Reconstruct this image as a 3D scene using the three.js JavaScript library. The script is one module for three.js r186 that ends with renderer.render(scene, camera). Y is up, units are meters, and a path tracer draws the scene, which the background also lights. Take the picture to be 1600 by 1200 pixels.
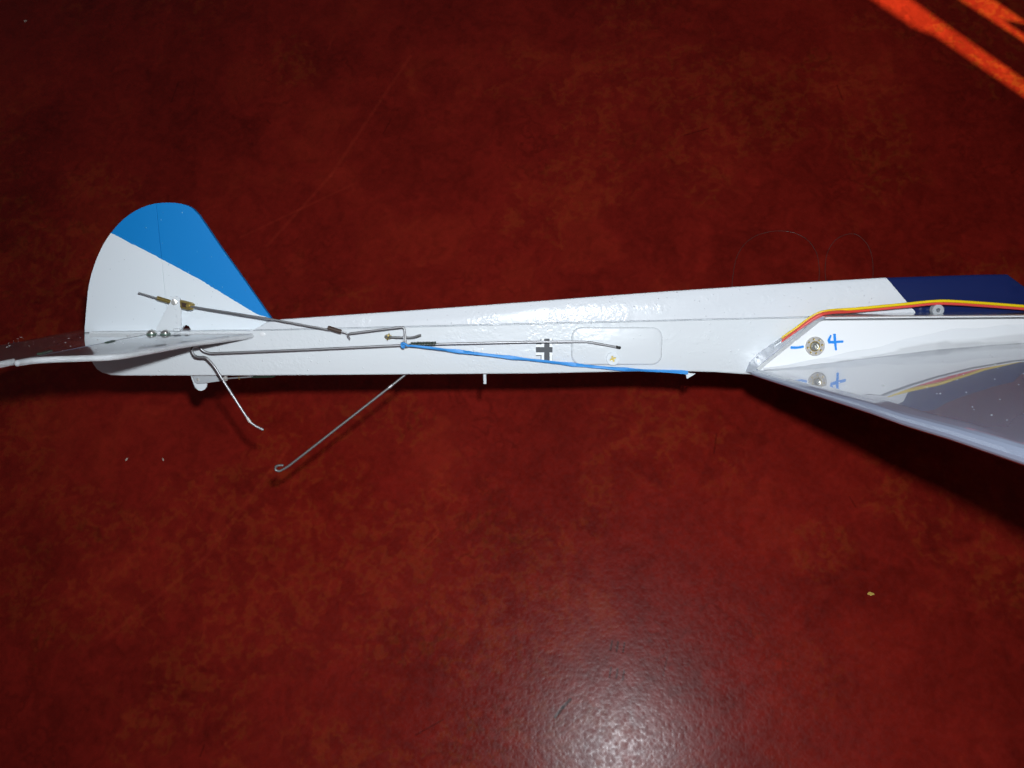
import * as THREE from 'three';
import { mergeGeometries, mergeVertices, toCreasedNormals } from 'three/addons/utils/BufferGeometryUtils.js';
import { RoundedBoxGeometry } from 'three/addons/geometries/RoundedBoxGeometry.js';

// ------------------------------------------------------------------ camera, light, exposure
const scene = new THREE.Scene();
scene.background = new THREE.Color(0.040, 0.040, 0.045);          // dim room round the set-up
const LENS = 1555, H = 0.757;                                     // lens length in photo pixels, lens height over the floor (m)
const camera = new THREE.PerspectiveCamera(2 * Math.atan(600 / LENS) * 180 / Math.PI, 4 / 3, 0.02, 30);
const upC = new THREE.Vector3(945 - 800, -(1215 - 600), -LENS).normalize().negate();   // the world's up, seen from the camera
const exC = new THREE.Vector3(1, 0, 0).addScaledVector(upC, -upC.x).normalize();
const POSE = new THREE.Matrix4().makeBasis(exC, upC, new THREE.Vector3().crossVectors(exC, upC)).transpose();
camera.position.set(0, H, 0);
camera.quaternion.setFromRotationMatrix(POSE);

const toWorld = (x, y, z) => new THREE.Vector3(x, y, z).applyMatrix4(POSE).add(new THREE.Vector3(0, H, 0));
const flash = new THREE.SpotLight(new THREE.Color(0.90, 0.965, 1.02), 0.66, 0, 0.88, 1, 2);   // the camera's own flash, just above the lens
flash.position.copy(toWorld(0.016, 0.046, 0.01));
flash.target.position.copy(toWorld(0.06, -0.03, -0.8));
flash.castShadow = true; flash.shadow.radius = 0.45; flash.shadow.mapSize.set(2048, 2048); flash.shadow.camera.near = 0.05; flash.shadow.camera.far = 4;
scene.add(flash, flash.target);

const SUN = new THREE.Vector3(1, 1.6, 1).normalize();            // low sun through the cut-outs of the added board at the right
const sun = new THREE.DirectionalLight(new THREE.Color(1, 1.0, 0.35), 6.4);
sun.position.copy(SUN).multiplyScalar(6); sun.target.position.set(0, 0, 0);
sun.castShadow = true; sun.shadow.mapSize.set(4096, 4096); sun.shadow.radius = 1.5;
Object.assign(sun.shadow.camera, { left: -2.5, right: 2.5, top: 2.5, bottom: -2.5, near: 0.5, far: 14 });
scene.add(sun, sun.target);

const renderer = new THREE.WebGLRenderer({ antialias: true });
renderer.toneMapping = THREE.LinearToneMapping;
renderer.toneMappingExposure = 2.05;
renderer.shadowMap.enabled = true;
renderer.setSize(1024, 768);

// ------------------------------------------------------------------ noise and textures
function rng(seed) { let a = seed >>> 0; return () => { a = (a + 0x6D2B79F5) | 0; let t = Math.imul(a ^ (a >>> 15), 1 | a); t = (t + Math.imul(t ^ (t >>> 7), 61 | t)) ^ t; return ((t ^ (t >>> 14)) >>> 0) / 4294967296; }; }
function lattice(cells, seed) {                                     // tileable smooth noise sampled at any place (0..1 = one tile)
  const r = rng(seed), g = new Float32Array(cells * cells);
  for (let i = 0; i < g.length; i++) g[i] = r();
  return (u, v) => {
    let x = u * cells, y = v * cells, xi = Math.floor(x), yi = Math.floor(y);
    let fx = x - xi, fy = y - yi; fx = fx * fx * (3 - 2 * fx); fy = fy * fy * (3 - 2 * fy);
    xi = ((xi % cells) + cells) % cells; yi = ((yi % cells) + cells) % cells;
    const x2 = (xi + 1) % cells, y2 = (yi + 1) % cells;
    const a = g[yi * cells + xi], b = g[yi * cells + x2], c = g[y2 * cells + xi], d = g[y2 * cells + x2];
    return a + (b - a) * fx + (c - a) * fy + (a - b - c + d) * fx * fy;
  };
}
function fbm(cells, octaves, seed, gain = 0.5) {
  const l = []; let sum = 0;
  for (let i = 0; i < octaves; i++) { l.push([lattice(cells << i, seed + i * 17), gain ** i]); sum += gain ** i; }
  return (u, v) => { let s = 0; for (const [f, w] of l) s += f(u, v) * w; return s / sum; };
}
const clamp = (x, a = 0, b = 1) => Math.min(b, Math.max(a, x));
const smooth = (a, b, x) => { const t = clamp((x - a) / (b - a)); return t * t * (3 - 2 * t); };
const toByte = (c) => 255 * (c <= 0.0031308 ? 12.92 * c : 1.055 * c ** (1 / 2.4) - 0.055);
function dataTexture(data, n, srgb, repeat = 1) {
  const t = new THREE.DataTexture(data, n, n, THREE.RGBAFormat);
  t.wrapS = t.wrapT = THREE.RepeatWrapping; t.magFilter = THREE.LinearFilter; t.minFilter = THREE.LinearMipmapLinearFilter; t.generateMipmaps = true;
  if (srgb) t.colorSpace = THREE.SRGBColorSpace;
  t.repeat.set(repeat, repeat); t.needsUpdate = true; return t;
}
function greyTexture(n, f, repeat) {
  const d = new Uint8Array(n * n * 4);
  for (let y = 0, k = 0; y < n; y++) for (let x = 0; x < n; x++, k += 4) { const v = 255 * clamp(f(x / n, y / n)); d[k] = d[k + 1] = d[k + 2] = v; d[k + 3] = 255; }
  return dataTexture(d, n, false, repeat);
}

// red marbled linoleum: one tile covers FT metres
const FT = 1.4, FN = 2048;
function floorTextures() {
  const big = fbm(6, 4, 11, 0.6), mid = fbm(22, 5, 23, 0.65), warpX = fbm(40, 4, 31, 0.7), warpY = fbm(40, 4, 47, 0.7), vein = fbm(130, 3, 59, 0.7), vein2 = fbm(110, 3, 67, 0.7), patch = fbm(13, 4, 71, 0.6), patch2 = fbm(16, 4, 83, 0.6), grain = fbm(420, 2, 97), fleck = fbm(140, 3, 113, 0.7);
  const col = new Float32Array(FN * FN * 3), bump = new Float32Array(FN * FN), rough = new Float32Array(FN * FN), hide = fbm(640, 2, 131, 0.7), hide2 = fbm(180, 2, 137, 0.6), wear = fbm(12, 4, 151);
  for (let y = 0, k = 0; y < FN; y++) for (let x = 0; x < FN; x++, k++) {
    const u = x / FN, v = y / FN, wx = u + 0.022 * (warpX(u, v) - 0.5), wy = v + 0.022 * (warpY(u, v) - 0.5);
    const m = mid(wx, wy), b = big(wx, wy), g = grain(u, v), f = fleck(wx, wy);
    let t = 1 + 0.75 * (m - 0.5) + 0.62 * (b - 0.5) + 0.25 * (g - 0.5) + 0.5 * (f - 0.5);
    const dark = smooth(0.52, 0.66, patch2(wx, wy)) * smooth(0.14, 0.0, Math.abs(vein2(u, v) - 0.5)) * smooth(0.38, 0.6, f);
    t *= 1 - 0.26 * clamp(dark);
    const zone = smooth(0.50, 0.66, patch(wx, wy)), org = clamp(zone * smooth(0.13, 0.0, Math.abs(vein(u, v) - 0.5)) * (0.1 + 1.4 * smooth(0.35, 0.6, f)) + 0.30 * zone * smooth(0.42, 0.65, f) + 0.25 * smooth(0.56, 0.75, m));
    col[3 * k] = 0.165 * t + 0.015 * org; col[3 * k + 1] = 0.0088 * t + 0.0085 * org; col[3 * k + 2] = 0.0054 * t + 0.0006 * org;
    bump[k] = 0.15 + 0.6 * hide(u, v) + 0.15 * hide2(u, v); rough[k] = 0.28 + 0.10 * (wear(u, v) - 0.5) + 0.16 * (hide(u, v) - 0.5);
  }
  // marks that lie on this floor: scuffs, gouges and dull traces (metres on the floor)
  const stroke = (pts, w, fn) => {
    for (let i = 0; i + 1 < pts.length; i++) {
      const [ax, az] = pts[i], [bx, bz] = pts[i + 1], len = Math.hypot(bx - ax, bz - az);
      const x0 = Math.floor(((Math.min(ax, bx) - 2 * w) / FT + 0.5) * FN), x1 = Math.ceil(((Math.max(ax, bx) + 2 * w) / FT + 0.5) * FN);
      const y0 = Math.floor((0.5 - (Math.max(az, bz) + 2 * w) / FT) * FN), y1 = Math.ceil((0.5 - (Math.min(az, bz) - 2 * w) / FT) * FN);
      for (let y = y0; y <= y1; y++) for (let x = x0; x <= x1; x++) {
        const px = (x / FN - 0.5) * FT, pz = (0.5 - y / FN) * FT, s = clamp(((px - ax) * (bx - ax) + (pz - az) * (bz - az)) / (len * len));
        const dd = Math.hypot(px - ax - s * (bx - ax), pz - az - s * (bz - az)), wgt = smooth(w * 1.5, w * 0.4, dd);
        if (wgt > 0) fn((((y % FN) + FN) % FN) * FN + (((x % FN) + FN) % FN), wgt);
      }
    }
  };
  const darker = (a) => (k, w) => { for (let c = 0; c < 3; c++) col[3 * k + c] *= 1 - a * w; bump[k] = Math.max(0, bump[k] - 0.12 * w); };
  const paler = (a) => (k, w) => { col[3 * k] += a * w; col[3 * k + 1] += a * 0.12 * w; col[3 * k + 2] += a * 0.05 * w; };
  stroke([[-0.0345, -0.0405], [-0.029, -0.047], [-0.0235, -0.0525]], 0.0011, darker(0.75));
  for (const [x, z] of [[0.0075, -0.0905], [0.0118, -0.0895], [0.0165, -0.089], [0.006, -0.0715], [0.0108, -0.0705], [0.0155, -0.0695]]) stroke([[x + 0.0008, z - 0.003], [x - 0.0006, z + 0.0035]], 0.0007, darker(0.6));
  stroke([[-0.163, -0.64], [-0.19, -0.59], [-0.232, -0.51], [-0.285, -0.44]], 0.0016, paler(0.035));
  stroke([[-0.21, -0.50], [-0.26, -0.475], [-0.31, -0.45]], 0.0012, paler(0.03));
  stroke([[-0.25, -0.25], [-0.31, -0.16], [-0.38, -0.10]], 0.0018, paler(0.03));
  const r = rng(5);
  for (let i = 0; i < 26; i++) { const x = r() * 1.2 - 0.6, z = -r() * 0.75, a = r() * 6.3, l = 0.004 + 0.02 * r(); stroke([[x, z], [x + l * Math.cos(a), z + l * Math.sin(a)]], 0.0006, r() < 0.5 ? darker(0.35) : paler(0.04)); }
  const c8 = new Uint8Array(FN * FN * 4), b8 = new Uint8Array(FN * FN * 4), r8 = new Uint8Array(FN * FN * 4);
  for (let k = 0; k < FN * FN; k++) {
    for (let c = 0; c < 3; c++) c8[4 * k + c] = toByte(clamp(col[3 * k + c], 0.001, 1));
    b8[4 * k] = b8[4 * k + 1] = b8[4 * k + 2] = 255 * clamp(bump[k]); r8[4 * k] = r8[4 * k + 1] = r8[4 * k + 2] = 255 * clamp(rough[k]);
    c8[4 * k + 3] = b8[4 * k + 3] = r8[4 * k + 3] = 255;
  }
  return [dataTexture(c8, FN, true), dataTexture(b8, FN, false), dataTexture(r8, FN, false)];
}
const [floorMap, floorBump, floorRough] = floorTextures();

// brushed-on paint: orange peel with dust nibs, one tile covers PT metres
const PT = 0.16;
function paintBump(seed, nibs) {
  const peel = fbm(80, 3, seed, 0.65), drag = fbm(64, 2, seed + 5), zone = fbm(6, 3, seed + 3, 0.6), n = 1024, extra = new Float32Array(n * n), r = rng(seed + 9);
  for (let i = 0; i < nibs; i++) {
    const cx = r() * n, cy = r() * n, rad = 1.6 + 3.2 * r() ** 3, h = 0.2 + 0.5 * r();
    for (let y = -8; y <= 8; y++) for (let x = -8; x <= 8; x++) { const w = smooth(rad, 0, Math.hypot(x, y)); const k = ((Math.floor(cy) + y + n) % n) * n + ((Math.floor(cx) + x + n) % n); extra[k] = Math.max(extra[k], w * h); }
  }
  return greyTexture(n, (u, v) => 0.1 + 0.42 * peel(u, v) * (0.15 + 0.85 * smooth(0.42, 0.62, zone(u, v))) + 0.10 * drag(u * 0.25, v) + extra[Math.floor(v * n) * n + Math.floor(u * n)], 1 / PT);
}
const peelBump = paintBump(201, 620), smoothBump = paintBump(307, 90);

// ------------------------------------------------------------------ materials
const std = (o) => new THREE.MeshStandardMaterial(o), phys = (o) => new THREE.MeshPhysicalMaterial(o);
const rgb = (r, g, b) => new THREE.Color().setRGB(r, g, b);
const M = {
  floor: phys({ map: floorMap, bumpMap: floorBump, bumpScale: 0.00012, roughnessMap: floorRough, roughness: 1, specularIntensity: 0.20 }),
  added_sun_mask: std({ color: rgb(0.5, 0.48, 0.45), roughness: 0.9, side: THREE.DoubleSide }),
  white: phys({ color: rgb(0.70, 0.73, 0.75), roughness: 0.27, bumpMap: peelBump, bumpScale: 0.00046 }),
  deck: phys({ color: rgb(0.69, 0.715, 0.745), roughness: 0.24, specularIntensity: 0.5, bumpMap: peelBump, bumpScale: 0.00065 }),
  panel: phys({ color: rgb(0.80, 0.81, 0.82), roughness: 0.4, clearcoat: 0.4, clearcoatRoughness: 0.12, bumpMap: smoothBump, bumpScale: 0.00003 }),
  tailGrey: phys({ color: rgb(0.10, 0.10, 0.105), roughness: 0.3, clearcoat: 1, clearcoatRoughness: 0.015, bumpMap: smoothBump, bumpScale: 0.000012 }),
  grey: phys({ color: rgb(0.25, 0.29, 0.38), roughness: 0.25, clearcoat: 1, clearcoatRoughness: 0.015, bumpMap: smoothBump, bumpScale: 0.000010 }),
  fillet: phys({ color: rgb(0.76, 0.78, 0.80), roughness: 0.3, clearcoat: 1, clearcoatRoughness: 0.03, bumpMap: smoothBump, bumpScale: 0.00003 }),
  gloss: phys({ color: rgb(0.72, 0.74, 0.78), roughness: 0.3, clearcoat: 1, clearcoatRoughness: 0.02, bumpMap: smoothBump, bumpScale: 0.000012 }),
  navy: phys({ color: rgb(0.002, 0.013, 0.085), roughness: 0.35, clearcoat: 0.8, clearcoatRoughness: 0.08, bumpMap: peelBump, bumpScale: 0.00003 }),
  steel: std({ color: rgb(0.36, 0.36, 0.37), metalness: 0.75, roughness: 0.42 }),
  steelDark: std({ color: rgb(0.22, 0.22, 0.22), metalness: 0.6, roughness: 0.45 }),
  chrome: std({ color: rgb(0.86, 0.84, 0.79), metalness: 0.6, roughness: 0.25 }),
  nut: std({ color: rgb(0.62, 0.62, 0.58), metalness: 0.9, roughness: 0.28 }),
  tinted_washer: std({ color: rgb(0.22, 0.34, 0.27), metalness: 0.5, roughness: 0.35 }),  // green put into the colour for the reflection beneath the screws
  brass: std({ color: rgb(0.42, 0.31, 0.10), metalness: 0.8, roughness: 0.35 }),
  gold: std({ color: rgb(0.62, 0.48, 0.14), metalness: 0.8, roughness: 0.3 }),
  brown: phys({ color: rgb(0.06, 0.035, 0.025), roughness: 0.3, clearcoat: 0.6, clearcoatRoughness: 0.15 }),
  black: std({ color: rgb(0.012, 0.012, 0.012), roughness: 0.5 }),
  nylon: phys({ color: rgb(0.71, 0.75, 0.78), roughness: 0.4 }),
  nylonGrey: phys({ color: rgb(0.42, 0.44, 0.46), roughness: 0.45 }),
  rubber: phys({ color: rgb(0.05, 0.30, 0.74), roughness: 0.5 }),
  yellow: phys({ color: rgb(0.84, 0.60, 0.003), roughness: 0.4 }),
  orange: phys({ color: rgb(0.75, 0.16, 0.02), roughness: 0.4 }),
  red: phys({ color: rgb(0.72, 0.07, 0.055), roughness: 0.4 }),
  thread: std({ color: rgb(0.02, 0.035, 0.02), roughness: 0.85 }),
  ink: std({ color: rgb(0.005, 0.24, 0.76), roughness: 0.5 }),
  decal: std({ color: 0xffffff, vertexColors: true, roughness: 0.45 }),
  glue: phys({ color: rgb(0.62, 0.52, 0.28), roughness: 0.2, transmission: 0.35, thickness: 0.002 }),
  hinge: std({ color: rgb(0.03, 0.055, 0.035), roughness: 0.5 }),
  line: std({ color: rgb(0.06, 0.04, 0.035), roughness: 0.3 }),
  dust: std({ color: rgb(0.6, 0.6, 0.6), roughness: 0.9 }),
  crumbPale: std({ color: rgb(0.45, 0.36, 0.3), roughness: 0.9 }),
  crumbYellow: std({ color: rgb(0.55, 0.38, 0.08), roughness: 0.9 }),
};

// ------------------------------------------------------------------ helpers
const V3 = (x, y, z) => new THREE.Vector3(x, y, z);
function mesh(name, geo, mat, parent) { const m = new THREE.Mesh(geo, mat); m.name = name; m.castShadow = m.receiveShadow = true; parent.add(m); return m; }
function flatUV(g) {                                                // uv in metres, laid along the axis each face looks
  if (!g.attributes.normal) g.computeVertexNormals();
  const p = g.attributes.position, n = g.attributes.normal, uv = new Float32Array(p.count * 2);
  for (let i = 0; i < p.count; i++) {
    const ax = Math.abs(n.getX(i)), ay = Math.abs(n.getY(i)), az = Math.abs(n.getZ(i));
    if (az >= ax && az >= ay) { uv[2 * i] = p.getX(i); uv[2 * i + 1] = p.getY(i); }
    else if (ay >= ax) { uv[2 * i] = p.getX(i); uv[2 * i + 1] = p.getZ(i); } else { uv[2 * i] = p.getZ(i); uv[2 * i + 1] = p.getY(i); }
  }
  g.setAttribute('uv', new THREE.BufferAttribute(uv, 2)); return g;
}
function loft(rings, crease = 0.7, caps = true) {                   // closed rings of equal length joined into one skin
  const n = rings[0].length, pos = [], idx = [];
  for (const r of rings) for (const p of r) pos.push(p.x, p.y, p.z);
  for (let i = 0; i + 1 < rings.length; i++) for (let j = 0; j < n; j++) {
    const a = i * n + j, b = i * n + (j + 1) % n, c = a + n, d = b + n; idx.push(a, b, d, a, d, c);
  }
  if (caps) for (const [k, flip] of [[0, true], [rings.length - 1, false]]) {
    const c = rings[k].reduce((s, p) => s.add(p), V3(0, 0, 0)).divideScalar(n), at = pos.length / 3; pos.push(c.x, c.y, c.z);
    for (let j = 0; j < n; j++) { const a = k * n + j, b = k * n + (j + 1) % n; flip ? idx.push(at, b, a) : idx.push(at, a, b); }
  }
  let g = new THREE.BufferGeometry(); g.setAttribute('position', new THREE.Float32BufferAttribute(pos, 3)); g.setIndex(idx);
  let vol = 0; for (let i = 0; i < idx.length; i += 3) { const [a, b, c] = [idx[i], idx[i + 1], idx[i + 2]].map((k) => V3(pos[3 * k], pos[3 * k + 1], pos[3 * k + 2])); vol += a.dot(b.cross(c)); }
  if (vol < 0) { for (let i = 0; i < idx.length; i += 3) [idx[i], idx[i + 1]] = [idx[i + 1], idx[i]]; g.setIndex(idx); }
  return flatUV(toCreasedNormals(g, crease));
}
function bend(points, r = 0.003) {                                  // a wire's path: straight runs with rounded corners
  const path = new THREE.CurvePath(); let from = points[0];
  for (let i = 1; i + 1 < points.length; i++) {
    const p = points[i], a = points[i - 1].clone().sub(p), b = points[i + 1].clone().sub(p), k = Math.min(r, a.length() * 0.45, b.length() * 0.45);
    const s = p.clone().addScaledVector(a.normalize(), k), e = p.clone().addScaledVector(b.normalize(), k);
    path.add(new THREE.LineCurve3(from, s)); path.add(new THREE.QuadraticBezierCurve3(s, p, e)); from = e;
  }
  path.add(new THREE.LineCurve3(from, points[points.length - 1])); return path;
}
function tube(path, r, seg, sides = 10) {
  const len = path.getLength(), g = new THREE.TubeGeometry(path, seg ?? Math.max(6, Math.min(400, Math.round(len / 0.0012))), r, sides);
  const end = (p) => { const s = new THREE.SphereGeometry(r * 0.995, sides, 6); s.translate(p.x, p.y, p.z); return s; };
  return mergeGeometries([g, end(path.getPoint(0)), end(path.getPoint(1))]);
}
const wireGeo = (pts, r, corner) => tube(bend(pts, corner), r);
const softGeo = (pts, r) => tube(new THREE.CatmullRomCurve3(pts, false, 'centripetal'), r);
function rod(a, b, r, r2 = r, sides = 16) {                         // straight round bar with chamfered ends
  const l = a.distanceTo(b), c = Math.min(r, r2) * 0.25, g = new THREE.LatheGeometry([[0, 0], [r - c, 0], [r, c], [r2, l - c], [r2 - c, l], [0, l]].map(([x, y]) => new THREE.Vector2(x, y)), sides);
  g.applyQuaternion(new THREE.Quaternion().setFromUnitVectors(V3(0, 1, 0), b.clone().sub(a).normalize())); g.translate(a.x, a.y, a.z); return toCreasedNormals(g, 0.5);
}
const shapeOf = (pts, holes = []) => { const s = new THREE.Shape(pts.map((p) => new THREE.Vector2(p.x, p.y))); for (const h of holes) s.holes.push(new THREE.Path(h.map((p) => new THREE.Vector2(p.x, p.y)))); return s; };
function slab(pts, zFront, thick, bevel = 0.0004, holes = []) {     // a flat plate parallel to the model's side with rounded edges
  const g = new THREE.ExtrudeGeometry(shapeOf(pts, holes), { depth: thick - 2 * bevel, bevelEnabled: bevel > 0, bevelThickness: bevel, bevelSize: bevel, bevelOffset: -bevel, bevelSegments: 5, curveSegments: 8 });
  g.translate(0, 0, zFront - thick + bevel); return toCreasedNormals(g, 0.22);
}
const curvePts = (pts, n, closed = false) => new THREE.CatmullRomCurve3(pts, closed, 'centripetal').getSpacedPoints(n);
const ringPts = (c, r, n = 20, ry = r) => Array.from({ length: n }, (_, i) => V3(c.x + r * Math.cos(2 * Math.PI * i / n), c.y + ry * Math.sin(2 * Math.PI * i / n), c.z));
function lathe(profile, c, sides = 28) {                            // turned piece whose axis looks out of the model's side
  const g = new THREE.LatheGeometry(profile.map(([x, y]) => new THREE.Vector2(x, y)), sides); g.rotateX(Math.PI / 2); g.translate(c.x, c.y, c.z); return toCreasedNormals(g, 0.6);
}

// ------------------------------------------------------------------ the setting
const floorGeo = new THREE.PlaneGeometry(9, 9); floorGeo.rotateX(-Math.PI / 2);
{ const p = floorGeo.attributes.position, uv = floorGeo.attributes.uv; for (let i = 0; i < p.count; i++) uv.setXY(i, p.getX(i) / FT + 0.5, 0.5 - p.getZ(i) / FT); }
mesh('floor', floorGeo, M.floor, scene).userData.kind = 'structure';

// added unseen board: two cut-outs shape the sun patches on the floor
{
  const X = 0.62, onMask = ([x, z]) => { const t = (X - x) / SUN.x; return V3(z + t * SUN.z, t * SUN.y, 0); };
  const gapA = [[0.239, -0.711], [0.273, -0.674], [0.306, -0.638], [0.321, -0.63], [0.386, -0.557], [0.422, -0.518], [0.426, -0.54], [0.39, -0.579], [0.329, -0.648], [0.31, -0.671], [0.279, -0.704]];
  const gapB = [[0.32, -0.7], [0.351, -0.667], [0.396, -0.618], [0.415, -0.596], [0.418, -0.61], [0.399, -0.628], [0.386, -0.642], [0.401, -0.637], [0.42, -0.622], [0.402, -0.643], [0.383, -0.665], [0.354, -0.698]];
  const s = shapeOf([V3(-4, -0.01, 0), V3(4, -0.01, 0), V3(4, 2.7, 0), V3(-4, 2.7, 0)], [gapA.map(onMask), gapB.map(onMask)]);
  const g = new THREE.ExtrudeGeometry(s, { depth: 0.004, bevelEnabled: false }); g.rotateY(-Math.PI / 2); g.translate(X, 0, 0);
  mesh('added_sun_mask', g, M.added_sun_mask, scene).userData.kind = 'structure';
}

// ------------------------------------------------------------------ the model aeroplane
// Its own frame: x towards the nose, y towards the top, z out of the side that faces up; it leans 9 degrees towards the viewer.
const LEAN = 9 * Math.PI / 180, CL = Math.cos(LEAN), SL = Math.sin(LEAN), DIST = 0.622;
const plane = new THREE.Group(); plane.name = 'model_airplane';
plane.userData = { label: 'white model airplane with blue fin tip and navy canopy above the red floor', category: 'model airplane' };
plane.position.copy(toWorld(0, 0, -DIST));
plane.quaternion.setFromRotationMatrix(POSE).multiply(new THREE.Quaternion().setFromAxisAngle(V3(1, 0, 0), LEAN));
scene.add(plane);

// measured drawing: side elevation points (u, v in photo pixels) at a height z (mm) above the fuselage side -> model metres
function S(u, v, zmm = 0) {
  const U = (u - 800) / LENS, W = (600 - v) / LENS, z0 = zmm / 1000, t = (DIST * CL - z0) / (CL + W * SL);
  return V3(t * U, t * W * CL + (DIST - t) * SL, z0);
}
// the same for points on a level surface y = c0 + k x (tailplane, wing)
function T(u, v, c0, k = 0) {
  const U = (u - 800) / LENS, W = (600 - v) / LENS, t = (DIST * SL - c0) / (SL - W * CL + k * U);
  return V3(t * U, c0 + k * t * U, -t * W * SL - t * CL + DIST * CL);
}
const ZC = -18;                                                      // the fuselage centre line lies 18 mm below the side at the wing
const zw = (u) => -9 * (1 - smooth(140, 1150, u) * 0.5 - clamp((u - 140) / 1010) * 0.5);   // the side at station u (mm)
const lerpTable = (tab) => (u) => { for (let i = 0; i + 1 < tab.length; i++) if (u <= tab[i + 1][0]) { const f = (u - tab[i][0]) / (tab[i + 1][0] - tab[i][0]); return tab[i][1] + clamp(f) * (tab[i + 1][1] - tab[i][1]); } return tab[tab.length - 1][1]; };
const seam = lerpTable([[130, 519], [430, 516.5], [840, 506.5], [1240, 497], [1780, 486]]);
const belly = lerpTable([[139, 562], [142, 570], [147, 577.5], [155, 583], [168, 586.5], [185, 587.5], [400, 587.3], [840, 584], [960, 581.5], [1060, 580.5], [1120, 582], [1180, 586], [1300, 588], [1780, 590]]);

// fuselage body below the seam
{
  const rings = [];
  for (const u of [139.5, 142, 147, 155, 168, 185, 240, 320, 400, 500, 600, 700, 780, 840, 900, 960, 1010, 1060, 1120, 1180, 1300, 1500, 1780]) {
    const z = zw(u), top = S(u, seam(u), z), bot = S(u, belly(u), z), r = 1.4, x = top.x, half = z - ZC, ring = [];
    const at = (y, zz) => ring.push(V3(x, y, zz / 1000));
    for (const s of [1, -1]) {
      const side = [[top.y, half - 0.7], [top.y - 0.00008, half - 0.1], [top.y - 0.00025, half], [(top.y + bot.y) / 2, half], [bot.y + r / 1000, half], [bot.y + 0.0007, half - 0.18], [bot.y + 0.00018, half - 0.7], [bot.y, half - r]];
      for (const [y, zz] of s > 0 ? side : side.reverse()) at(y, ZC + s * zz);
    }
    rings.push(ring);
  }
  mesh('fuselage', loft(rings, 0.5), M.white, plane);
}
// the deck above the seam, then the navy canopy; both meet on a slanted edge
const ridge = lerpTable([[392, 516.5], [418, 502], [440, 498], [640, 484.5], [840, 470], [1000, 457.5], [1240, 442], [1385, 433.5], [1530, 429], [1574, 428.5], [1600, 447], [1640, 470], [1780, 478]]);
function deckRing(u, slant) {
  const z = zw(u) - 0.15, low = S(u, seam(u), z), high = S(u, ridge(u), z - 5), h = (high.y - low.y) * 1000, k = Math.tan(7.0 * Math.PI / 180), half = z - ZC, r = Math.max(0.3, Math.min(1.2, 0.2 * h));
  const ring = [], side = [[-1.0, half - 2.4], [0.55, half - 2.4], [0.62, half - 0.4], [0.8, half], [h * 0.5, half - k * h * 0.5], [h - r, half - k * (h - r)], [h - 0.55 * r, half - k * h - 0.12 * r], [h - 0.18 * r, half - k * h - 0.45 * r], [h, half - k * h - r]];
  for (const s of [1, -1]) for (const [y, zz] of s > 0 ? side : side.slice().reverse()) ring.push(V3(low.x + slant * (1 - clamp(y / h)), low.y + y * (s > 0 || y < 2 ? 1 : 0.72) / 1000, (ZC + s * zz) / 1000));
  return ring;
}
mesh('turtle_deck', loft([393, 405, 418, 430, 440, 470, 500, 560, 640, 740, 840, 940, 1040, 1140, 1240, 1320].map((u) => deckRing(u, 0)).concat([deckRing(1384, 0.0205)]), 0.5), M.deck, plane);
mesh('canopy', loft([deckRing(1384.4, 0.0205)].concat([1430, 1470, 1500, 1530, 1560, 1574, 1587, 1600, 1640, 1780].map((u) => deckRing(u, u < 1450 ? 0.008 : 0))), 0.45), M.navy, plane);

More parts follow.
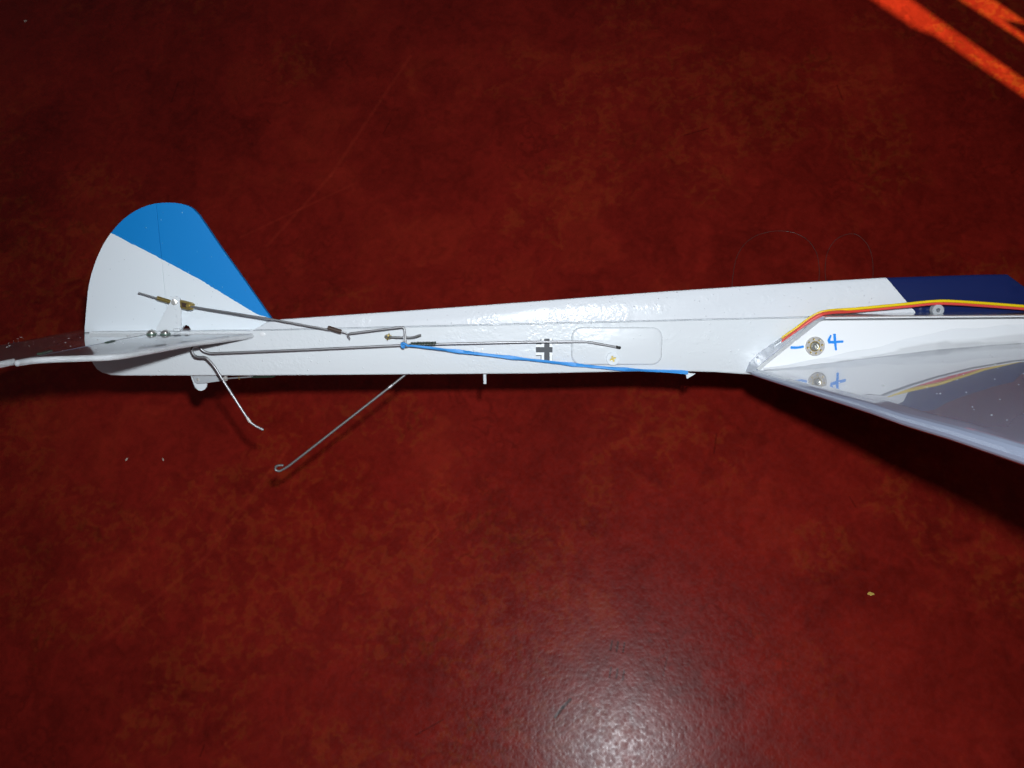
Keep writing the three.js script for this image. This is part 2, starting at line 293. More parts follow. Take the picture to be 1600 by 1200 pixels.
// fin and rudder: one painted outline, cut on the hinge line
{
  const ZF = -16, outline = [[132, 513], [134.8, 479], [139, 443], [148.5, 410], [159.5, 385], [173, 364], [192.5, 342.6], [214.5, 327.5], [236.5, 319], [261, 316.5], [286, 319], [300, 325], [311, 336], [344, 385], [384, 441], [423.5, 497.5]].map(([u, v]) => S(u, v, ZF));
  const curve = curvePts(outline.slice(0, 13), 60).concat(outline.slice(13));
  const low = S(132, 519, ZF), lowR = S(440, 519, ZF), hinge = (y) => S(247, 330, ZF).x + (S(247, 330, ZF).y - y) * 0.035;
  const left = [low], right = [];
  for (const p of curve) { const hx = hinge(p.y); if (p.x < hx - 0.0001) left.push(p); else right.push(p); }
  const topL = left[left.length - 1].clone(), topR = right[0].clone(), hx = (topL.x + topR.x) / 2;
  left.push(V3(hx - 0.00003, topL.y * 0.5 + topR.y * 0.5, 0), V3(hinge(low.y) - 0.00003, low.y, 0));
  const fin = [V3(hx + 0.00003, topL.y * 0.5 + topR.y * 0.5, 0), ...right, lowR, V3(hinge(low.y) + 0.00003, low.y, 0)];
  const hole = [[283.5, 518], [283.5, 514], [286.5, 510], [290.5, 507.8], [294.5, 509.5], [297.5, 514], [298, 518]].map(([u, v]) => S(u, v, ZF));
  const x0 = low.x - 0.002, y0 = low.y - 0.002, w = 0.13, n = 1024, cv = document.createElement('canvas'); cv.width = cv.height = n;
  const c = cv.getContext('2d'), q = (u, v) => { const p = S(u, v, ZF); return [(p.x - x0) / w * n, n - (p.y - y0) / w * n]; };
  c.fillStyle = 'rgb(226,233,238)'; c.fillRect(0, 0, n, n);
  const r = rng(77), edge = [[170, 362], [173, 364], [249, 403], [313.5, 437.5], [357.5, 464.5], [401.5, 491], [424, 498]];
  c.fillStyle = 'rgb(0,128,203)'; c.beginPath(); c.moveTo(...q(100, 250));
  for (let i = 0; i + 1 < edge.length; i++) for (let k = 0; k < 14; k++) { const f = k / 14, p = q(edge[i][0] + f * (edge[i + 1][0] - edge[i][0]), edge[i][1] + f * (edge[i + 1][1] - edge[i][1])); c.lineTo(p[0], p[1] + (r() - 0.5) * 4); }
  c.lineTo(...q(470, 520)); c.lineTo(...q(470, 250)); c.closePath(); c.fill();
  c.fillStyle = 'rgb(170,205,225)'; for (let i = 0; i < 16; i++) { const p = q(215 + r() * 170, 330 + r() * 130); c.fillRect(p[0], p[1], 1 + r() * 3, 1 + r() * 7); }
  c.fillStyle = 'rgb(120,125,125)'; for (let i = 0; i < 26; i++) { const p = q(140 + r() * 260, 400 + r() * 110); c.fillRect(p[0], p[1], 1 + r() * 2, 1 + r() * 2); }
  const map = new THREE.CanvasTexture(cv); map.colorSpace = THREE.SRGBColorSpace; map.magFilter = THREE.LinearFilter;
  const mat = phys({ map, roughness: 0.6, specularIntensity: 0.5 });
  for (const [name, pts, holes] of [['rudder', left, []], ['fin', fin, [hole.reverse()]]]) {
    const g = slab(pts, ZF / 1000, 0.004, 0.0003, []), p = g.attributes.position, uv = g.attributes.uv;
    let geo = g;
    if (name === 'fin') { const bottom = fin.slice(0, -2).concat([lowR, S(298, 519, ZF), ...hole.slice(1, -1), S(283.5, 519, ZF), V3(hinge(low.y) + 0.00003, low.y, 0)]); geo = slab(bottom, ZF / 1000, 0.004, 0.0003); }
    const gp = geo.attributes.position, gu = geo.attributes.uv; for (let i = 0; i < gp.count; i++) gu.setXY(i, (gp.getX(i) - x0) / w, (gp.getY(i) - y0) / w);
    mesh(name, geo, mat, plane);
  }
}

// tailplane: stabilizer with elevator behind a hinge line, on both sides of the fin
const tailY = S(400, 519, -16).y;
{
  const P = (u, v) => T(u, v, tailY), th = 0.0030, zc = ZC / 1000;
  const le = [[404, 520], [350, 527], [297, 534], [235, 545], [176, 554], [128, 556], [82, 557.5], [52, 559.5], [34, 562]].map(([u, v]) => P(u, v));
  const tip = P(25, 563.5), hingeTip = P(28, 562.5), hingeRoot = P(245, 519.5);
  const LEpts = [V3(le[0].x + 0.002, 0, zc), ...curvePts(le, 50), V3(tip.x + 0.0006, 0, tip.z - 0.001)];
  const plate = (pts, mirror) => {                                    // plan outline (x, z) -> plate whose top is at tailY
    const s = new THREE.Shape(pts.map((p) => new THREE.Vector2(p.x, mirror ? 2 * zc - p.z : p.z))), b = 0.0005;
    const g = new THREE.ExtrudeGeometry(s, { depth: th - 2 * b, bevelEnabled: true, bevelThickness: b, bevelSize: b, bevelOffset: -b, bevelSegments: 5 });
    g.rotateX(Math.PI / 2); g.translate(0, tailY - b, 0); return flatUV(toCreasedNormals(g, 0.22));
  };
  const inner = V3(hingeRoot.x, 0, zc), gap = 0.0005;
  const stabPts = [...LEpts, V3(hingeTip.x + gap, 0, hingeTip.z), V3(inner.x + gap, 0, zc)];
  const tePts = [V3(S(133, 515, -16).x, 0, zc), P(133, 514), V3(-0.292, 0, 0.055), V3(-0.312, 0, 0.105), V3(-0.31, 0, 0.128), V3(-0.296, 0, 0.139)];
  const elevPts = [V3(inner.x - gap, 0, zc), V3(hingeTip.x - gap, 0, hingeTip.z), V3(hingeTip.x - 0.004, 0, hingeTip.z - 0.0035), ...curvePts([V3(-0.262, 0, 0.1515), ...tePts.slice().reverse()], 40)];
  const farOf = (pts) => pts.map((p) => V3(Math.max(p.x, S(140, 515, -16).x), 0, p.z < zc + 1e-6 ? zc + 0.0001 : p.z));
  for (const far of [false, true]) {
    mesh('stabilizer', plate(far ? farOf(stabPts) : stabPts, far), M.tailGrey, plane);
    const el = mesh('elevator', plate(far ? farOf(elevPts) : elevPts, far), M.tailGrey, plane);
    if (!far) {
      const low = (p) => V3(p.x, tailY - th / 2, p.z), st = plane.children[plane.children.length - 2];
      mesh('leading_edge', tube(new THREE.CatmullRomCurve3(LEpts.slice(2).map(low).map((p) => p.add(V3(-0.0006, 0, -0.0004))), false, 'centripetal'), th / 2 + 0.0002, 160, 14), M.white, st);
      mesh('tip_edge', tube(new THREE.CatmullRomCurve3(elevPts.slice(2, 22).map(low), false, 'centripetal'), th / 2 + 0.0002, 80, 14), M.white, el);
    }
  }
  const dust = [], q = rng(613);
  for (let i = 0; i < 40; i++) {
    const p = P(8 + 240 * q() ** 1.3, 524 + 26 * q()), g = new THREE.IcosahedronGeometry(0.00016 + 0.0003 * q() ** 3, 1);
    if (p.z < -0.01 || p.z > 0.13) continue;
    g.scale(1 + 1.6 * q(), 0.35, 1 + q()); g.rotateY(6.3 * q()); g.translate(p.x, tailY + 0.00005, p.z); dust.push(g);
  }
  mesh('dust', mergeGeometries(dust), M.dust, plane).userData.kind = 'stuff';
  for (const [u, v, l] of [[70, 551, 0.013], [172, 534.5, 0.010]]) {  // film hinges set in the hinge line
    const p = P(u, v), g = new RoundedBoxGeometry(0.0026, 0.0009, l, 2, 0.0003); g.translate(p.x, tailY + 0.0002, p.z); mesh('hinge', g, M.hinge, plane);
  }
}

{ const g = new THREE.SphereGeometry(0.0022, 18, 12), p = S(411, 522, -8); g.scale(1.5, 1.1, 0.8); g.translate(p.x, p.y, p.z - 0.0004); mesh('glue_blob', g, M.panel, plane); }

// wing on the near side, wing-root box and its fillet
const P0 = 28, KW = 0.095;                                            // the box stands 28 mm proud of the side; wing incidence
const rootTE = S(1187, 578.5, P0), wingC = rootTE.y - KW * rootTE.x, wy = (x) => wingC + KW * x;
const teLine = [[1193, 587], [1275, 608], [1352, 627], [1407, 645], [1490, 664], [1600, 696]].map(([u, v]) => T(u, v, wingC, KW));
{
  const teX = (z) => { const a = teLine; let i = 0; while (i + 2 < a.length && a[i + 1].z < z) i++; const f = (z - a[i].z) / (a[i + 1].z - a[i].z); return a[i].x + f * (a[i + 1].x - a[i].x); };
  const teF = (z) => rootTE.x + (teLine[5].x - rootTE.x) * (z - rootTE.z) / (teLine[5].z - rootTE.z) * 0.5 + (teX(z) - rootTE.x) * 0.5;
  function section(z, chord, lift = 0, drop = 0.0) {
    const r = 0.0017 + 0.0055 * clamp((z - 0.028) / 0.25) * 0.5, x0 = teF(Math.max(z, 0.028)) + r * 0.6, ring = [];
    const top = (s) => wy(x0 + s * chord) + 0.006 * Math.sin(Math.PI * s) * s + lift, base = wy(x0) + lift;
    for (const s of [1, 0.985, 0.94, 0.85, 0.7, 0.55, 0.42, 0.3, 0.2, 0.12, 0.06, 0.03, 0.012]) ring.push(V3(x0 + s * chord, top(s) - (s > 0.9 ? (s - 0.9) * 0.05 : 0), z));
    for (let k = 0; k <= 8; k++) { const a = Math.PI / 2 + Math.PI * k / 8; ring.push(V3(x0 + r * 1.2 * Math.cos(a), base - r + r * Math.sin(a), z)); }
    for (const s of [0.03, 0.1, 0.25, 0.45, 0.65, 0.85, 0.96]) ring.push(V3(x0 + s * chord, top(s) - 2 * r - 0.012 * Math.sin(Math.PI * Math.min(1, s * 1.05)) ** 0.8 * (s < 0.97 ? 1 : 0), z));
    return ring;
  }
  const zs = [0.0265, 0.04, 0.06, 0.09, 0.12, 0.15, 0.18, 0.21, 0.24, 0.27, 0.30, 0.318];
  mesh('wing', loft(zs.map((z) => section(z, 0.19)).concat([section(0.322, 0.18)]), 0.6), M.grey, plane);
  const dust = [], q = rng(611);
  for (let i = 0; i < 70; i++) {
    const z = 0.05 + 0.22 * q(), sp = 0.06 + 0.7 * q(), r = 0.0017 + 0.0055 * clamp((z - 0.028) / 0.25) * 0.5, x0 = teF(z) + r * 0.6, g = new THREE.IcosahedronGeometry(0.00018 + 0.00034 * q() ** 3, 1);
    g.scale(1 + 1.6 * q(), 0.35, 1 + q()); g.rotateY(6.3 * q()); g.translate(x0 + sp * 0.19, wy(x0 + sp * 0.19) + 0.006 * Math.sin(Math.PI * sp) * sp + 0.00005, z); dust.push(g);
  }
  mesh('dust', mergeGeometries(dust), M.dust, plane).userData.kind = 'stuff';
  const far = [-0.062, -0.10, -0.15, -0.20].map((z) => section(z, 0.19));
  mesh('wing', loft(far, 0.6), M.grey, plane);

  // the box: slanted rear face, level top, front face set back under the top plate
  const back = [S(1164, 581, -1), S(1170, 566, -1), S(1183, 552, -1), S(1263, 498, -1), S(1275, 491, -1), S(1425, 488, -1), S(1780, 486, -1)];
  const front = [S(1185, 583, P0), S(1188, 579, P0), S(1196, 571, P0), S(1280, 501, P0), S(1290, 496, P0), S(1425, 494.6, P0), S(1780, 492, P0)];
  const under = (pts) => [...pts, V3(pts[6].x, wy(pts[6].x) - 0.004, pts[6].z), V3(pts[3].x, wy(pts[3].x) - 0.004, pts[3].z), V3(pts[0].x + 0.001, wy(pts[0].x) - 0.003, pts[0].z)];
  const mix = (f) => under(back.map((p, i) => p.clone().lerp(front[i], f)));
  const deep = mix((P0 - 7) / (P0 + 1)), rim = mix(1), ctr = rim.reduce((s, p) => s.add(p), V3(0, 0, 0)).divideScalar(rim.length);
  mesh('wing_root_box', loft([under(back), mix(0.35), deep], 0.5), M.grey, plane);
  // top plate and sloping rear plate run on to the front edge; the gap under them is open 7 mm deep
  const lip = (i0, i1, t) => { const a = [], n = i1 - i0; const q = (p, s) => V3(p.x, p.y - s, p.z); for (let i = i0; i <= i1; i++) { const f = back[i].clone().lerp(front[i], (P0 - 7) / (P0 + 1)), g = front[i]; a.push([V3(f.x, f.y + 0.0001, f.z), V3(g.x, g.y + 0.0001, g.z - 0.0004), V3(g.x, g.y - 0.0003, g.z), V3(g.x, g.y - t, g.z), q(f, t)]); } return loft(a, 0.5); };
  mesh('wing_root_lip', lip(4, 6, 0.0008), M.panel, plane);
  // root panel carrying the press stud, kept clear of the lip by a thin gap
  const f0 = (u, v) => S(u, v, P0);
  const panelPts = [f0(1187, 579), f0(1196, 570.5), f0(1280, 503.5), f0(1284, 501.6), f0(1288, 500.8), f0(1425, 499.6), f0(1780, 496.5), V3(front[6].x, wy(front[6].x) - 0.002, 0), V3(front[3].x, wy(front[3].x) - 0.002, 0), V3(f0(1190, 582).x, wy(f0(1190, 582).x) - 0.001, 0)];
  mesh('wing_root_panel', flatUV(slab(panelPts, P0 / 1000 + 0.0002, 0.0085, 0.0004)), M.panel, plane);
  // hollow fillet between panel and wing, wavy as it was sanded by hand
  const rings = [], wave = rng(41), ph = [wave() * 6, wave() * 6, wave() * 6];
  for (let i = 0; i <= 60; i++) {
    const f = i / 60, x = rootTE.x + 0.002 + f * (front[6].x - rootTE.x - 0.002), R = 0.0012 + 0.0105 * smooth(0, 0.55, f) + 0.0006 * Math.sin(f * 19 + ph[0]) * smooth(0, 0.2, f) + 0.0004 * Math.sin(f * 47 + ph[1]) * smooth(0, 0.2, f);
    const z = P0 / 1000 + 0.0002, y = wy(x) + 0.006 * Math.sin(Math.PI * f) * f * 0.5, ring = [V3(x, y - 0.0015, z - 0.0015)];
    for (let k = 0; k <= 10; k++) { const a = Math.PI + (Math.PI / 2) * k / 10, bulge = 1 + 0.05 * Math.sin(k * 0.9 + f * 23 + ph[2]); ring.push(V3(x, y + 0.0002 + R + R * bulge * Math.sin(a) * (k ? 1 : 0), z + 0.0001 + R + R * Math.cos(a) * (k < 10 ? 1 : 0))); }
    rings.push(ring);
  }
  mesh('wing_fillet', loft(rings, 1.0), M.fillet, plane);
}

// press stud: flange with eight holes, stepped socket
{
  const c = S(1273, 541, P0 + 0.3), R = 0.0055, flange = slab(ringPts(c, R, 40), c.z + 0.0007, 0.0006, 0.0002, Array.from({ length: 9 }, (_, i) => i === 8 ? ringPts(c, 0.0031, 24).reverse() : ringPts(V3(c.x + 0.0043 * Math.cos(i * Math.PI / 4 + 0.2), c.y + 0.0043 * Math.sin(i * Math.PI / 4 + 0.2), 0), 0.00062, 10).reverse()));
  const stud = mesh('press_stud', flange, M.chrome, plane);
  mesh('stud_base', slab(ringPts(c, R * 0.96, 30), c.z + 0.00012, 0.0002, 0), M.brass, stud);
  mesh('stud_rim', lathe([[R - 0.0005, 0.0004], [R - 0.0001, 0.0010], [R + 0.0002, 0.0008], [R + 0.00025, 0.0001]], c, 40), M.chrome, stud);
  mesh('stud_socket', lathe([[0.0026, 0.0003], [0.0025, 0.0010], [0.0023, 0.0013], [0.0020, 0.0013], [0.0018, 0.0022], [0.0015, 0.0025], [0.0012, 0.0024], [0.0010, 0.0016], [0.0009, 0.0008], [0, 0.0008]], c), M.nut, stud);
  mesh('stud_ball', (() => { const g = new THREE.SphereGeometry(0.0006, 14, 10); g.translate(c.x, c.y, c.z + 0.0015); return g; })(), M.chrome, stud);
}
// felt-pen marks on the root panel: a minus and a 4
{
  const z = P0 + 0.25, band = (pts, w0, w1) => {
    const p = curvePts(pts.map(([u, v]) => S(u, v, z)), 24), out = [], bk = [], r = rng(pts.length * 7 + 3);
    p.forEach((a, i) => { const b = p[Math.min(i + 1, p.length - 1)], q = p[Math.max(i - 1, 0)], d = b.clone().sub(q).normalize(), w = (w0 + (w1 - w0) * i / 24) * 0.5 * (0.9 + 0.2 * r()) * (i === 0 || i === 24 ? 0.55 : 1); out.push(V3(a.x - d.y * w, a.y + d.x * w, 0)); bk.unshift(V3(a.x + d.y * w, a.y - d.x * w, 0)); });
    return slab([...out, ...bk], z / 1000 + 0.00005, 0.0001, 0);
  };
  mesh('ink_mark', band([[1235, 543], [1242, 543.2], [1250, 542.6], [1256, 541.2]], 0.0017, 0.0013), M.ink, plane);
  mesh('ink_mark', mergeGeometries([band([[1298.5, 523.5], [1296, 529], [1294.5, 534]], 0.0011, 0.0016), (() => { const g = band([[1294, 534.5], [1303, 534.6], [1311, 534], [1318, 533.6]], 0.0018, 0.0012); g.translate(0, 0, 0.00003); return g; })(), (() => { const g = band([[1303.8, 521.5], [1304.8, 534], [1306.3, 547.5]], 0.0017, 0.0012); g.translate(0, 0, 0.00006); return g; })()]), M.ink, plane);
}
// servo cable: three flat wires along the box edge, over a nylon roller
{
  const pts = [[1223, 530.5, 2.2], [1246, 514, 2.6], [1268, 497.5, 3.4], [1284, 489.5, 4.5], [1340, 483.2, 6], [1420, 475.6, 8], [1455, 472, 9], [1475, 471.3, 9], [1500, 472.3, 9], [1560, 476.5, 8], [1680, 486, 8]];
  const cable = new THREE.Group(); cable.name = 'servo_cable'; plane.add(cable);
  const offs = [['yellow', 0.3, -1.1, 0.9, -3.0], ['orange', 0.9, 0.9, -0.1, 0.2], ['red', 1.5, 3.0, 0.2, 3.2]];
  for (const [m, du, dv, dz, ds] of offs) {
    const w = mesh('cable_wire', softGeo(pts.map(([u, v, z], i) => { const k = i < 4 ? 1 : 0; return k ? S(u, v + ds * (1 - 0.12 * i), z + 4.5 + 1.2 * ds - (m === 'orange' ? 0.8 : 0)) : S(u + du * 0.2, v + dv, z + dz); }), m === 'orange' ? 0.0007 : 0.0009), M[m], cable);
    w.userData.label = m + ' wire of the servo cable';
  }
  const e = S(1222, 530.5, 5), f = S(1211, 536.5, 4); mesh('cable_end', rod(f, e, 0.0006, 0.0013), M.nylonGrey, cable);
  mesh('cable_tape', rod(S(1209, 541.5, 9), S(1231, 528.5, 10), 0.0006, 0.001), M.nylon, cable);
}
{ const c = S(1465.5, 484.6, 9); mesh('cable_roller', lathe([[0.0012, -0.004], [0.0033, -0.004], [0.0036, -0.0036], [0.0036, 0.0006], [0.0033, 0.001], [0.0016, 0.0011], [0.0012, 0.0008], [0.0012, -0.004]], c), M.nylonGrey, plane); }

// raised hatch and its screw with a white cap ring
{
  const c = S(964, 541, 0), e = S(893, 511, 0), w = 2 * (c.x - e.x), h = 2 * (e.y - c.y), s = 0.0065, x = c.x - w / 2, y = c.y - h / 2, pts = [];
  for (const [cx, cy, a0] of [[x + w - s, y + h - s, 0], [x + s, y + h - s, 90], [x + s, y + s, 180], [x + w - s, y + s, 270]]) for (let k = 0; k <= 6; k++) { const a = (a0 + 15 * k) * Math.PI / 180; pts.push(V3(cx + s * Math.cos(a), cy + s * Math.sin(a), 0)); }
  mesh('hatch_cover', flatUV(slab(pts, 0.00032, 0.0036, 0.0017)), M.white, plane);
  const sc = S(957.5, 560.5, 0.6), a = 0.0019, b = 0.00055, cross = [[b, b], [b, a], [-b, a], [-b, b], [-a, b], [-a, -b], [-b, -b], [-b, -a], [b, -a], [b, -b], [a, -b], [a, b]].map(([px, py]) => { const t = 0.35; return V3(sc.x + px * Math.cos(t) - py * Math.sin(t), sc.y + px * Math.sin(t) + py * Math.cos(t), 0); });
  const cap = mesh('screw_cap', slab(ringPts(sc, 0.0041, 36), sc.z + 0.0012, 0.0012, 0.0004, [cross.slice().reverse()]), M.nylon, plane);
  mesh('screw_head', slab(ringPts(sc, 0.0025, 20), sc.z + 0.0004, 0.0003, 0), M.gold, cap);
}
// black cross with white and thin black outlines, a decal on the side
{
  const z = zw(854) + 0.06, gs = [], add = (u0, v0, u1, v1, c, up) => { const a = S(u0, v0, z), b = S(u1, v1, z), g = new THREE.PlaneGeometry(b.x - a.x, a.y - b.y); g.translate((a.x + b.x) / 2, (a.y + b.y) / 2, z / 1000 + up); g.setAttribute('color', new THREE.Float32BufferAttribute(Array(4).fill(c).flat(), 3)); gs.push(g); };
  const K = [0.028, 0.032, 0.042], W = [0.86, 0.87, 0.87], cx = 854.5, cy = 546.5, a = 4.2, L = 17.2, w = 4.2, o = 1.3;
  for (const [sx, sy] of [[1, 1], [1, -1], [-1, 1], [-1, -1]]) {
    const q = (x0, y0, x1, y1, c, up) => add(cx + Math.min(sx * x0, sx * x1), cy + Math.min(sy * y0, sy * y1), cx + Math.max(sx * x0, sx * x1), cy + Math.max(sy * y0, sy * y1), c, up);
    q(a, a, L, a + w, W, 0.00003); q(a, a + w, a + w, L, W, 0.00003);
    q(a + w, a + w, L, a + w + o, K, 0.00003); q(a + w, a + w + o, a + w + o, L, K, 0.00003);
  }
  add(cx - a, cy - L, cx + a, cy + L, K, 0.00003); add(cx - L, cy - a, cx - a, cy + a, K, 0.00003); add(cx + a, cy - a, cx + L, cy + a, K, 0.00003);
  mesh('cross_decal', mergeGeometries(gs), M.decal, plane);
}

// elevator linkage: horn, clevis, pushrod and its coupling
{
  const z = -5, horn = mesh('elevator_horn', slab([[266.5, 470], [268, 466], [271, 463.6], [275, 463], [279.5, 464.6], [282, 468.5], [282.6, 474], [283, 517], [243.5, 517], [243.5, 514]].map(([u, v]) => S(u, v, z)), z / 1000, 0.0012, 0.0002, [[274.6, 483.2], [275.2, 494], [275.6, 504.4]].map(([u, v]) => ringPts(S(u, v, z), 0.00062, 12).reverse())), M.nylon, plane);
  mesh('clevis_pin', lathe([[0, 0.0006], [0.0012, 0.0006], [0.0018, 0.0003], [0.002, -0.0004]], S(272, 472.2, z + 0.4)), M.chrome, horn);
  for (const u of [236.5, 258]) {
    const p = S(u, 517, z + 3.2), g = new THREE.SphereGeometry(0.0024, 18, 12); g.scale(1.15, 0.95, 1.1); g.translate(p.x, tailY + 0.0009, p.z); const nut = mesh('horn_screw', g, M.nut, horn);
    const w = new THREE.CylinderGeometry(0.0030, 0.0032, 0.0006, 22); w.translate(p.x, tailY + 0.0005, p.z); mesh('tinted_washer', w, M.tinted_washer, nut);
  }
  const g = new RoundedBoxGeometry(0.004, 0.002, 0.003, 2, 0.0006), gp = S(277, 515.5, z + 1); g.translate(gp.x, gp.y, gp.z); mesh('horn_foot', g, M.nylon, horn);
  const rodM = mesh('pushrod', wireGeo([S(299, 479, z + 0.5), S(420, 498, 0.5), S(514, 515.3, 2.2)], 0.00062), M.steel, plane);
  mesh('threaded_end', rod(S(216, 457, z + 0.4), S(246, 466, z + 0.2), 0.00042), M.steel, rodM);
  mesh('clevis_sleeve', rod(S(245, 465.2, z - 1.2), S(268, 472.2, z - 1.2), 0.0013), M.brass, rodM);
  const body = mesh('clevis', slab([[281, 468.5], [290, 470.5], [299, 473], [303, 475.5], [302.8, 481], [300, 484.5], [295, 484.6], [284, 482], [281.8, 480]].map(([u, v]) => S(u, v, z - 0.2)), (z + 0.4) / 1000, 0.0032, 0.0003), M.brass, rodM);
  mesh('clevis_slot', slab([[283.5, 472], [296, 475], [296, 481], [285, 479.5]].map(([u, v]) => S(u, v, z)), (z + 0.55) / 1000, 0.0005, 0.0001), M.brown, rodM);
  mesh('clevis_screw', lathe([[0, 0.0007], [0.0009, 0.0006], [0.0012, 0.0002], [0.0012, -0.0002]], S(293.3, 477.8, z + 0.6)), M.gold, rodM);
  mesh('coupling_sleeve', rod(S(512, 511.8, 2.2), S(533.5, 518.6, 2.4), 0.00135), M.brown, rodM);
  mesh('linkage_hook', wireGeo([S(529, 517.2, 2.6), S(541, 520.4, 2.4), S(544.5, 523.5, 2.2), S(546, 530.5, -2)], 0.00042), M.steel, rodM);
  // bell-crank wire with its pivot wire
  mesh('lever_wire', wireGeo([S(546, 529, -2), S(543.5, 525, 2), S(545.5, 521.2, 3.2), S(631.8, 510.6, 4), S(634.8, 541.5, 4.6)], 0.00068, 0.0022), M.steel, plane);
  mesh('lever_wire', wireGeo([S(631.2, 524.5, 2.4), S(631, 540, 3)], 0.0005), M.steel, plane);
  mesh('pivot_wire', wireGeo([S(603, 526, -2), S(608, 526.8, 1.6), S(640, 527.6, 1.8), S(646, 527.2, 2), S(656.8, 523.6, 2.6)], 0.00072), M.steelDark, plane);
  const bead = new THREE.SphereGeometry(0.0016, 16, 10); bead.scale(1.5, 1.1, 0.7); const bp = S(606.5, 526.5, zw(606) + 0.2); bead.translate(bp.x, bp.y, bp.z); mesh('glue_bead', bead, M.glue, plane);
  mesh('lock_pin', wireGeo([S(607.8, 521.5, 1.6), S(606.3, 526, 2.2), S(605.3, 530.5, 1.6)], 0.00045), M.brass, plane);
}
// long spring wire along the side, bent down behind the tailplane
{
  const r = 0.00078, w = mesh('spring_wire', wireGeo([[968.5, 543.4, 1.4], [921, 534.6, 2.2], [905, 534, 2.2], [830, 534.4, 2], [650, 538.4, 2], [480, 546.3, 1.5], [328, 552.4, 1.2], [317, 548.5, 1.5], [311, 541.5, 2], [302, 540, 6], [298.6, 547, 8.5], [304, 556.8, 9], [312.5, 558.4, 9.5], [321, 557.6, 10], [334, 571, 10.5], [352, 600, 11], [390, 659, 12], [399, 665.6, 12], [410.5, 671.2, 12]].map(([u, v, z]) => S(u, v, z)), r, 0.0032), M.steel, plane);
  mesh('wire_tip', rod(S(962.5, 542.1, 1.6), S(969.5, 543.7, 1.4), 0.0009), M.black, w);
  mesh('solder_joint', rod(S(385.8, 651.8, 11.9), S(391, 659.8, 12), 0.00082, 0.0011), M.chrome, w);
}
function binding(name, a, b, R, turns, mat, parent, seed) {           // thread wound round a wire
  const ax = b.clone().sub(a), l = ax.length(), d = ax.normalize(), n1 = V3(0, 0, 1), n2 = V3().crossVectors(d, n1).normalize(), r = rng(seed), pts = [];
  for (let i = 0; i <= turns * 10; i++) { const t = i / (turns * 10), an = i / 10 * 2 * Math.PI, rr = R * (0.9 + 0.25 * r()); pts.push(a.clone().addScaledVector(d, t * l).addScaledVector(n1, rr * Math.cos(an)).addScaledVector(n2, rr * Math.sin(an))); }
  return mesh(name, tube(new THREE.CatmullRomCurve3(pts), 0.0004, turns * 16, 6), mat, parent);
}
function V3f() { return V3(0, 0, 0); }
binding('thread_binding', S(641, 537.6, 2.2), S(681, 536.8, 2.2), 0.0010, 17, M.thread, plane, 7);
// blue elastic, tied to the lever wire and pulled down to a peg under the fuselage
{
  const mid = curvePts([[630.5, 540, 4], [645, 540.6, 4.8], [700, 547, 4.2], [760, 554.2, 3.6], [830, 562.2, 2.8], [900, 570, 2.2], [958, 575.8, 2.0], [1010, 578.8, 1.6], [1050, 580.4, 0.6], [1075, 582, -0.6]].map(([u, v, z]) => S(u, v, z)), 150), r = rng(19), rings = [];
  mid.forEach((p, i) => {
    const d = mid[Math.min(i + 1, 150)].clone().sub(mid[Math.max(i - 1, 0)]).normalize(), n1 = V3(0, 0, 1), n2 = n1.clone().cross(d).normalize(), tw = 0.5 * Math.sin(i * 0.11) + 0.35 * Math.sin(i * 0.31 + 1), wa = 0.00105 * (1 + 0.18 * Math.sin(i * 0.21 + 2) + 0.1 * (r() - 0.5)) * clamp(0.55 + i / 30, 0, 1), wb = 0.00045;
    rings.push(Array.from({ length: 12 }, (_, k) => { const a = 2 * Math.PI * k / 12, x = wa * Math.cos(a), y = wb * Math.sin(a); return p.clone().addScaledVector(n2, x * Math.cos(tw) - y * Math.sin(tw)).addScaledVector(n1, x * Math.sin(tw) + y * Math.cos(tw)); }));
  });
  const band = mesh('elastic_band', loft(rings, 1.2), M.rubber, plane);
  mesh('elastic_knot', mergeGeometries([softGeo([[627.8, 537.6, 3], [629, 536, 4.8], [632.5, 537, 5.6], [637, 540.5, 5.2]].map(([u, v, z]) => S(u, v, z)), 0.0007), softGeo([[628, 536.6, 4], [627.8, 541, 5], [629.5, 543.4, 4.4], [632, 541, 3]].map(([u, v, z]) => S(u, v, z)), 0.0008)]), M.rubber, band);
  mesh('peg', slab([[1069, 579], [1074, 579], [1075.5, 582.5], [1087, 583.4], [1073.2, 591.8], [1071.5, 586]].map(([u, v]) => S(u, v, -3)), -0.002, 0.0022, 0.0003), M.nylon, plane);
}
mesh('belly_pin', rod(S(757.2, 580, -10), S(757.8, 600, -10), 0.001), M.nylon, plane);
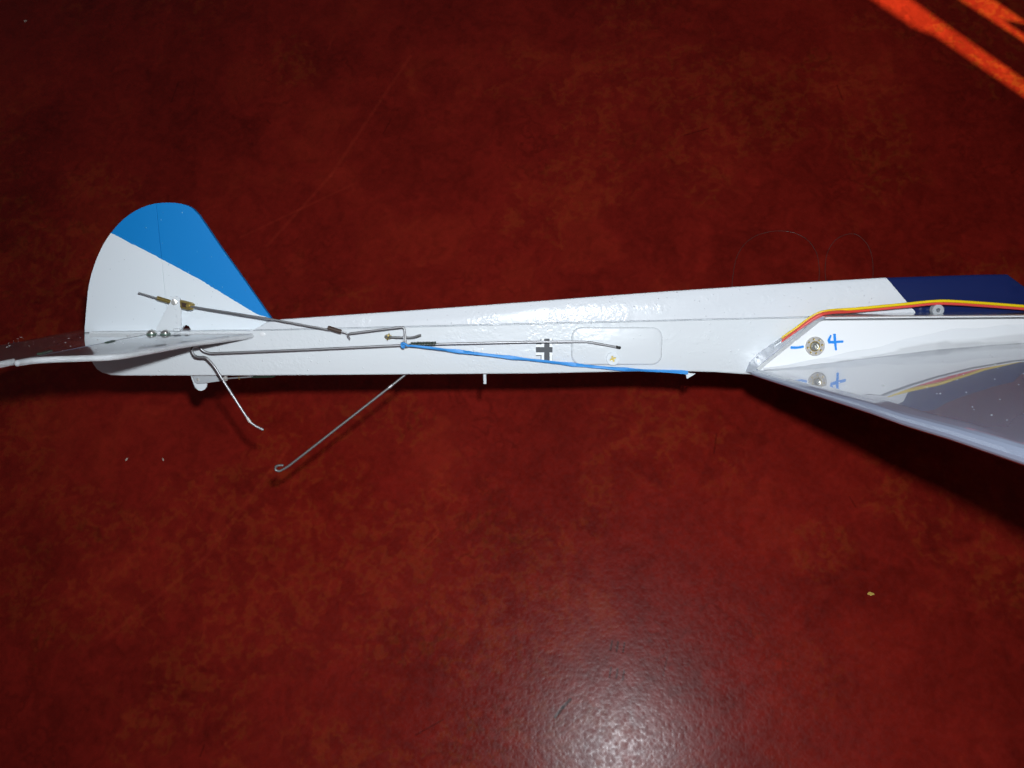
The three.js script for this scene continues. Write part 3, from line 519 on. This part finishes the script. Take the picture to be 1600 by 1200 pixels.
// rudder horn and linkage under the tail
{
  const z = ZC + 3, horn = mesh('rudder_horn', slab([[297, 585], [302, 600], [305.5, 606.6], [309.5, 610], [314, 611], [319.5, 609], [323, 604.5], [323.6, 599], [320, 585]].map(([u, v]) => S(u, v, z)), z / 1000, 0.0014, 0.0003), M.nylon, plane);
  const link = mesh('rudder_linkage', slab([[300, 587], [345, 587], [345, 595.5], [322, 598.8], [308, 599.6], [304, 597]].map(([u, v]) => S(u, v, z + 2)), (z + 2.4) / 1000, 0.0022, 0.0004), M.nylonGrey, plane);
  mesh('clevis_pin', lathe([[0, 0.001], [0.0007, 0.0008], [0.001, 0.0002], [0.001, 0]], S(309.3, 593.2, z + 2.4)), M.chrome, link);
  mesh('lock_nut', rod(S(350, 591.6, z + 1), S(355.5, 591.2, z + 1), 0.0018, 0.0018, 6), M.chrome, link);
  mesh('threaded_rod', rod(S(345, 592, z + 1), S(396, 588.6, z + 1), 0.0006), M.steel, link);
  mesh('rod_collar', rod(S(373, 590.6, z + 1), S(374.6, 590.5, z + 1), 0.0012), M.gold, link);
  binding('thread_binding', S(394, 588.6, z + 1), S(430, 587.4, z + 1), 0.0007, 14, M.thread, plane, 13);
}
// tail hook wire reaching back below the fuselage
{
  const w = mesh('tail_hook_wire', wireGeo([[640, 580, -15], [612, 602.5, -13], [452, 727.5, -8], [444, 732.5, -8], [437, 736.4, -8], [431, 735.4, -8], [429.6, 731, -8], [433, 727.2, -8], [441.5, 727, -8]].map(([u, v, z]) => S(u, v, z)), 0.00082, 0.0030), M.steelDark, plane);
  mesh('solder_joint', rod(S(614, 601, -13), S(607.5, 606, -12.9), 0.00085, 0.00115), M.steel, w);
}

// ------------------------------------------------------------------ small things on the floor
function tag(o, label, category, group) { o.userData = { label, category }; if (group) o.userData.group = group; return o; }
{
  const a = [[0.1183, -0.3775], [0.1213, -0.3954], [0.1257, -0.4105], [0.1337, -0.4224], [0.145, -0.4299], [0.1614, -0.4328], [0.1745, -0.4303], [0.1854, -0.4223], [0.191, -0.4104], [0.1919, -0.3952], [0.1888, -0.3715]], b = [[0.1955, -0.3712], [0.1966, -0.395], [0.2011, -0.4117], [0.2109, -0.4235], [0.2245, -0.4266], [0.2325, -0.4188], [0.236, -0.4052], [0.2326, -0.3755]];
  const pts = [...a, [0.1915, -0.360], ...b, [0.226, -0.352]].map(([x, z], i) => V3(x, 0.00035 + 0.0002 * Math.sin(i), z));
  tag(mesh('nylon_line', tube(new THREE.CatmullRomCurve3(pts, false, 'centripetal'), 0.00020, 240, 8), M.line, scene), 'thin clear nylon line lying in two loops on the red floor beyond the fuselage', 'fishing line');
}
function crumb(x, z, r, seed, mat, label) {
  const g = new THREE.IcosahedronGeometry(r, 1), q = rng(seed), p = g.attributes.position, memo = new Map();
  for (let i = 0; i < p.count; i++) { const k = [p.getX(i), p.getY(i), p.getZ(i)].map((c) => c.toFixed(6)).join(); if (!memo.has(k)) memo.set(k, 0.65 + 0.6 * q()); const s = memo.get(k); p.setXYZ(i, p.getX(i) * s * 1.5, p.getY(i) * s * 0.5, p.getZ(i) * s * 0.8); }
  g.computeVertexNormals(); const m = mesh('crumb', g, mat, scene); if (scene.getObjectsByProperty('name', 'crumb').length > 1) m.name = 'crumb_' + String(scene.children.filter((o) => o.name.startsWith('crumb')).length - 1).padStart(3, '0');
  m.position.set(x, r * 0.3, z); m.rotation.y = seed; return tag(m, label, 'crumb');
}
crumb(0.1988, -0.1256, 0.0016, 3, M.crumbYellow, 'tiny yellow crumb on the floor below the wing, right of the flash glare');
crumb(-0.3851, -0.2443, 0.0010, 4, M.crumbPale, 'tiny pale speck on the floor below the tail, left of two');
crumb(-0.3539, -0.2435, 0.0009, 5, M.crumbPale, 'tiny pale speck on the floor below the tail, right of two');
crumb(-0.5604, -0.7129, 0.0013, 6, M.crumbPale, 'tiny pale speck on the dark floor in the top left corner');

renderer.render(scene, camera);
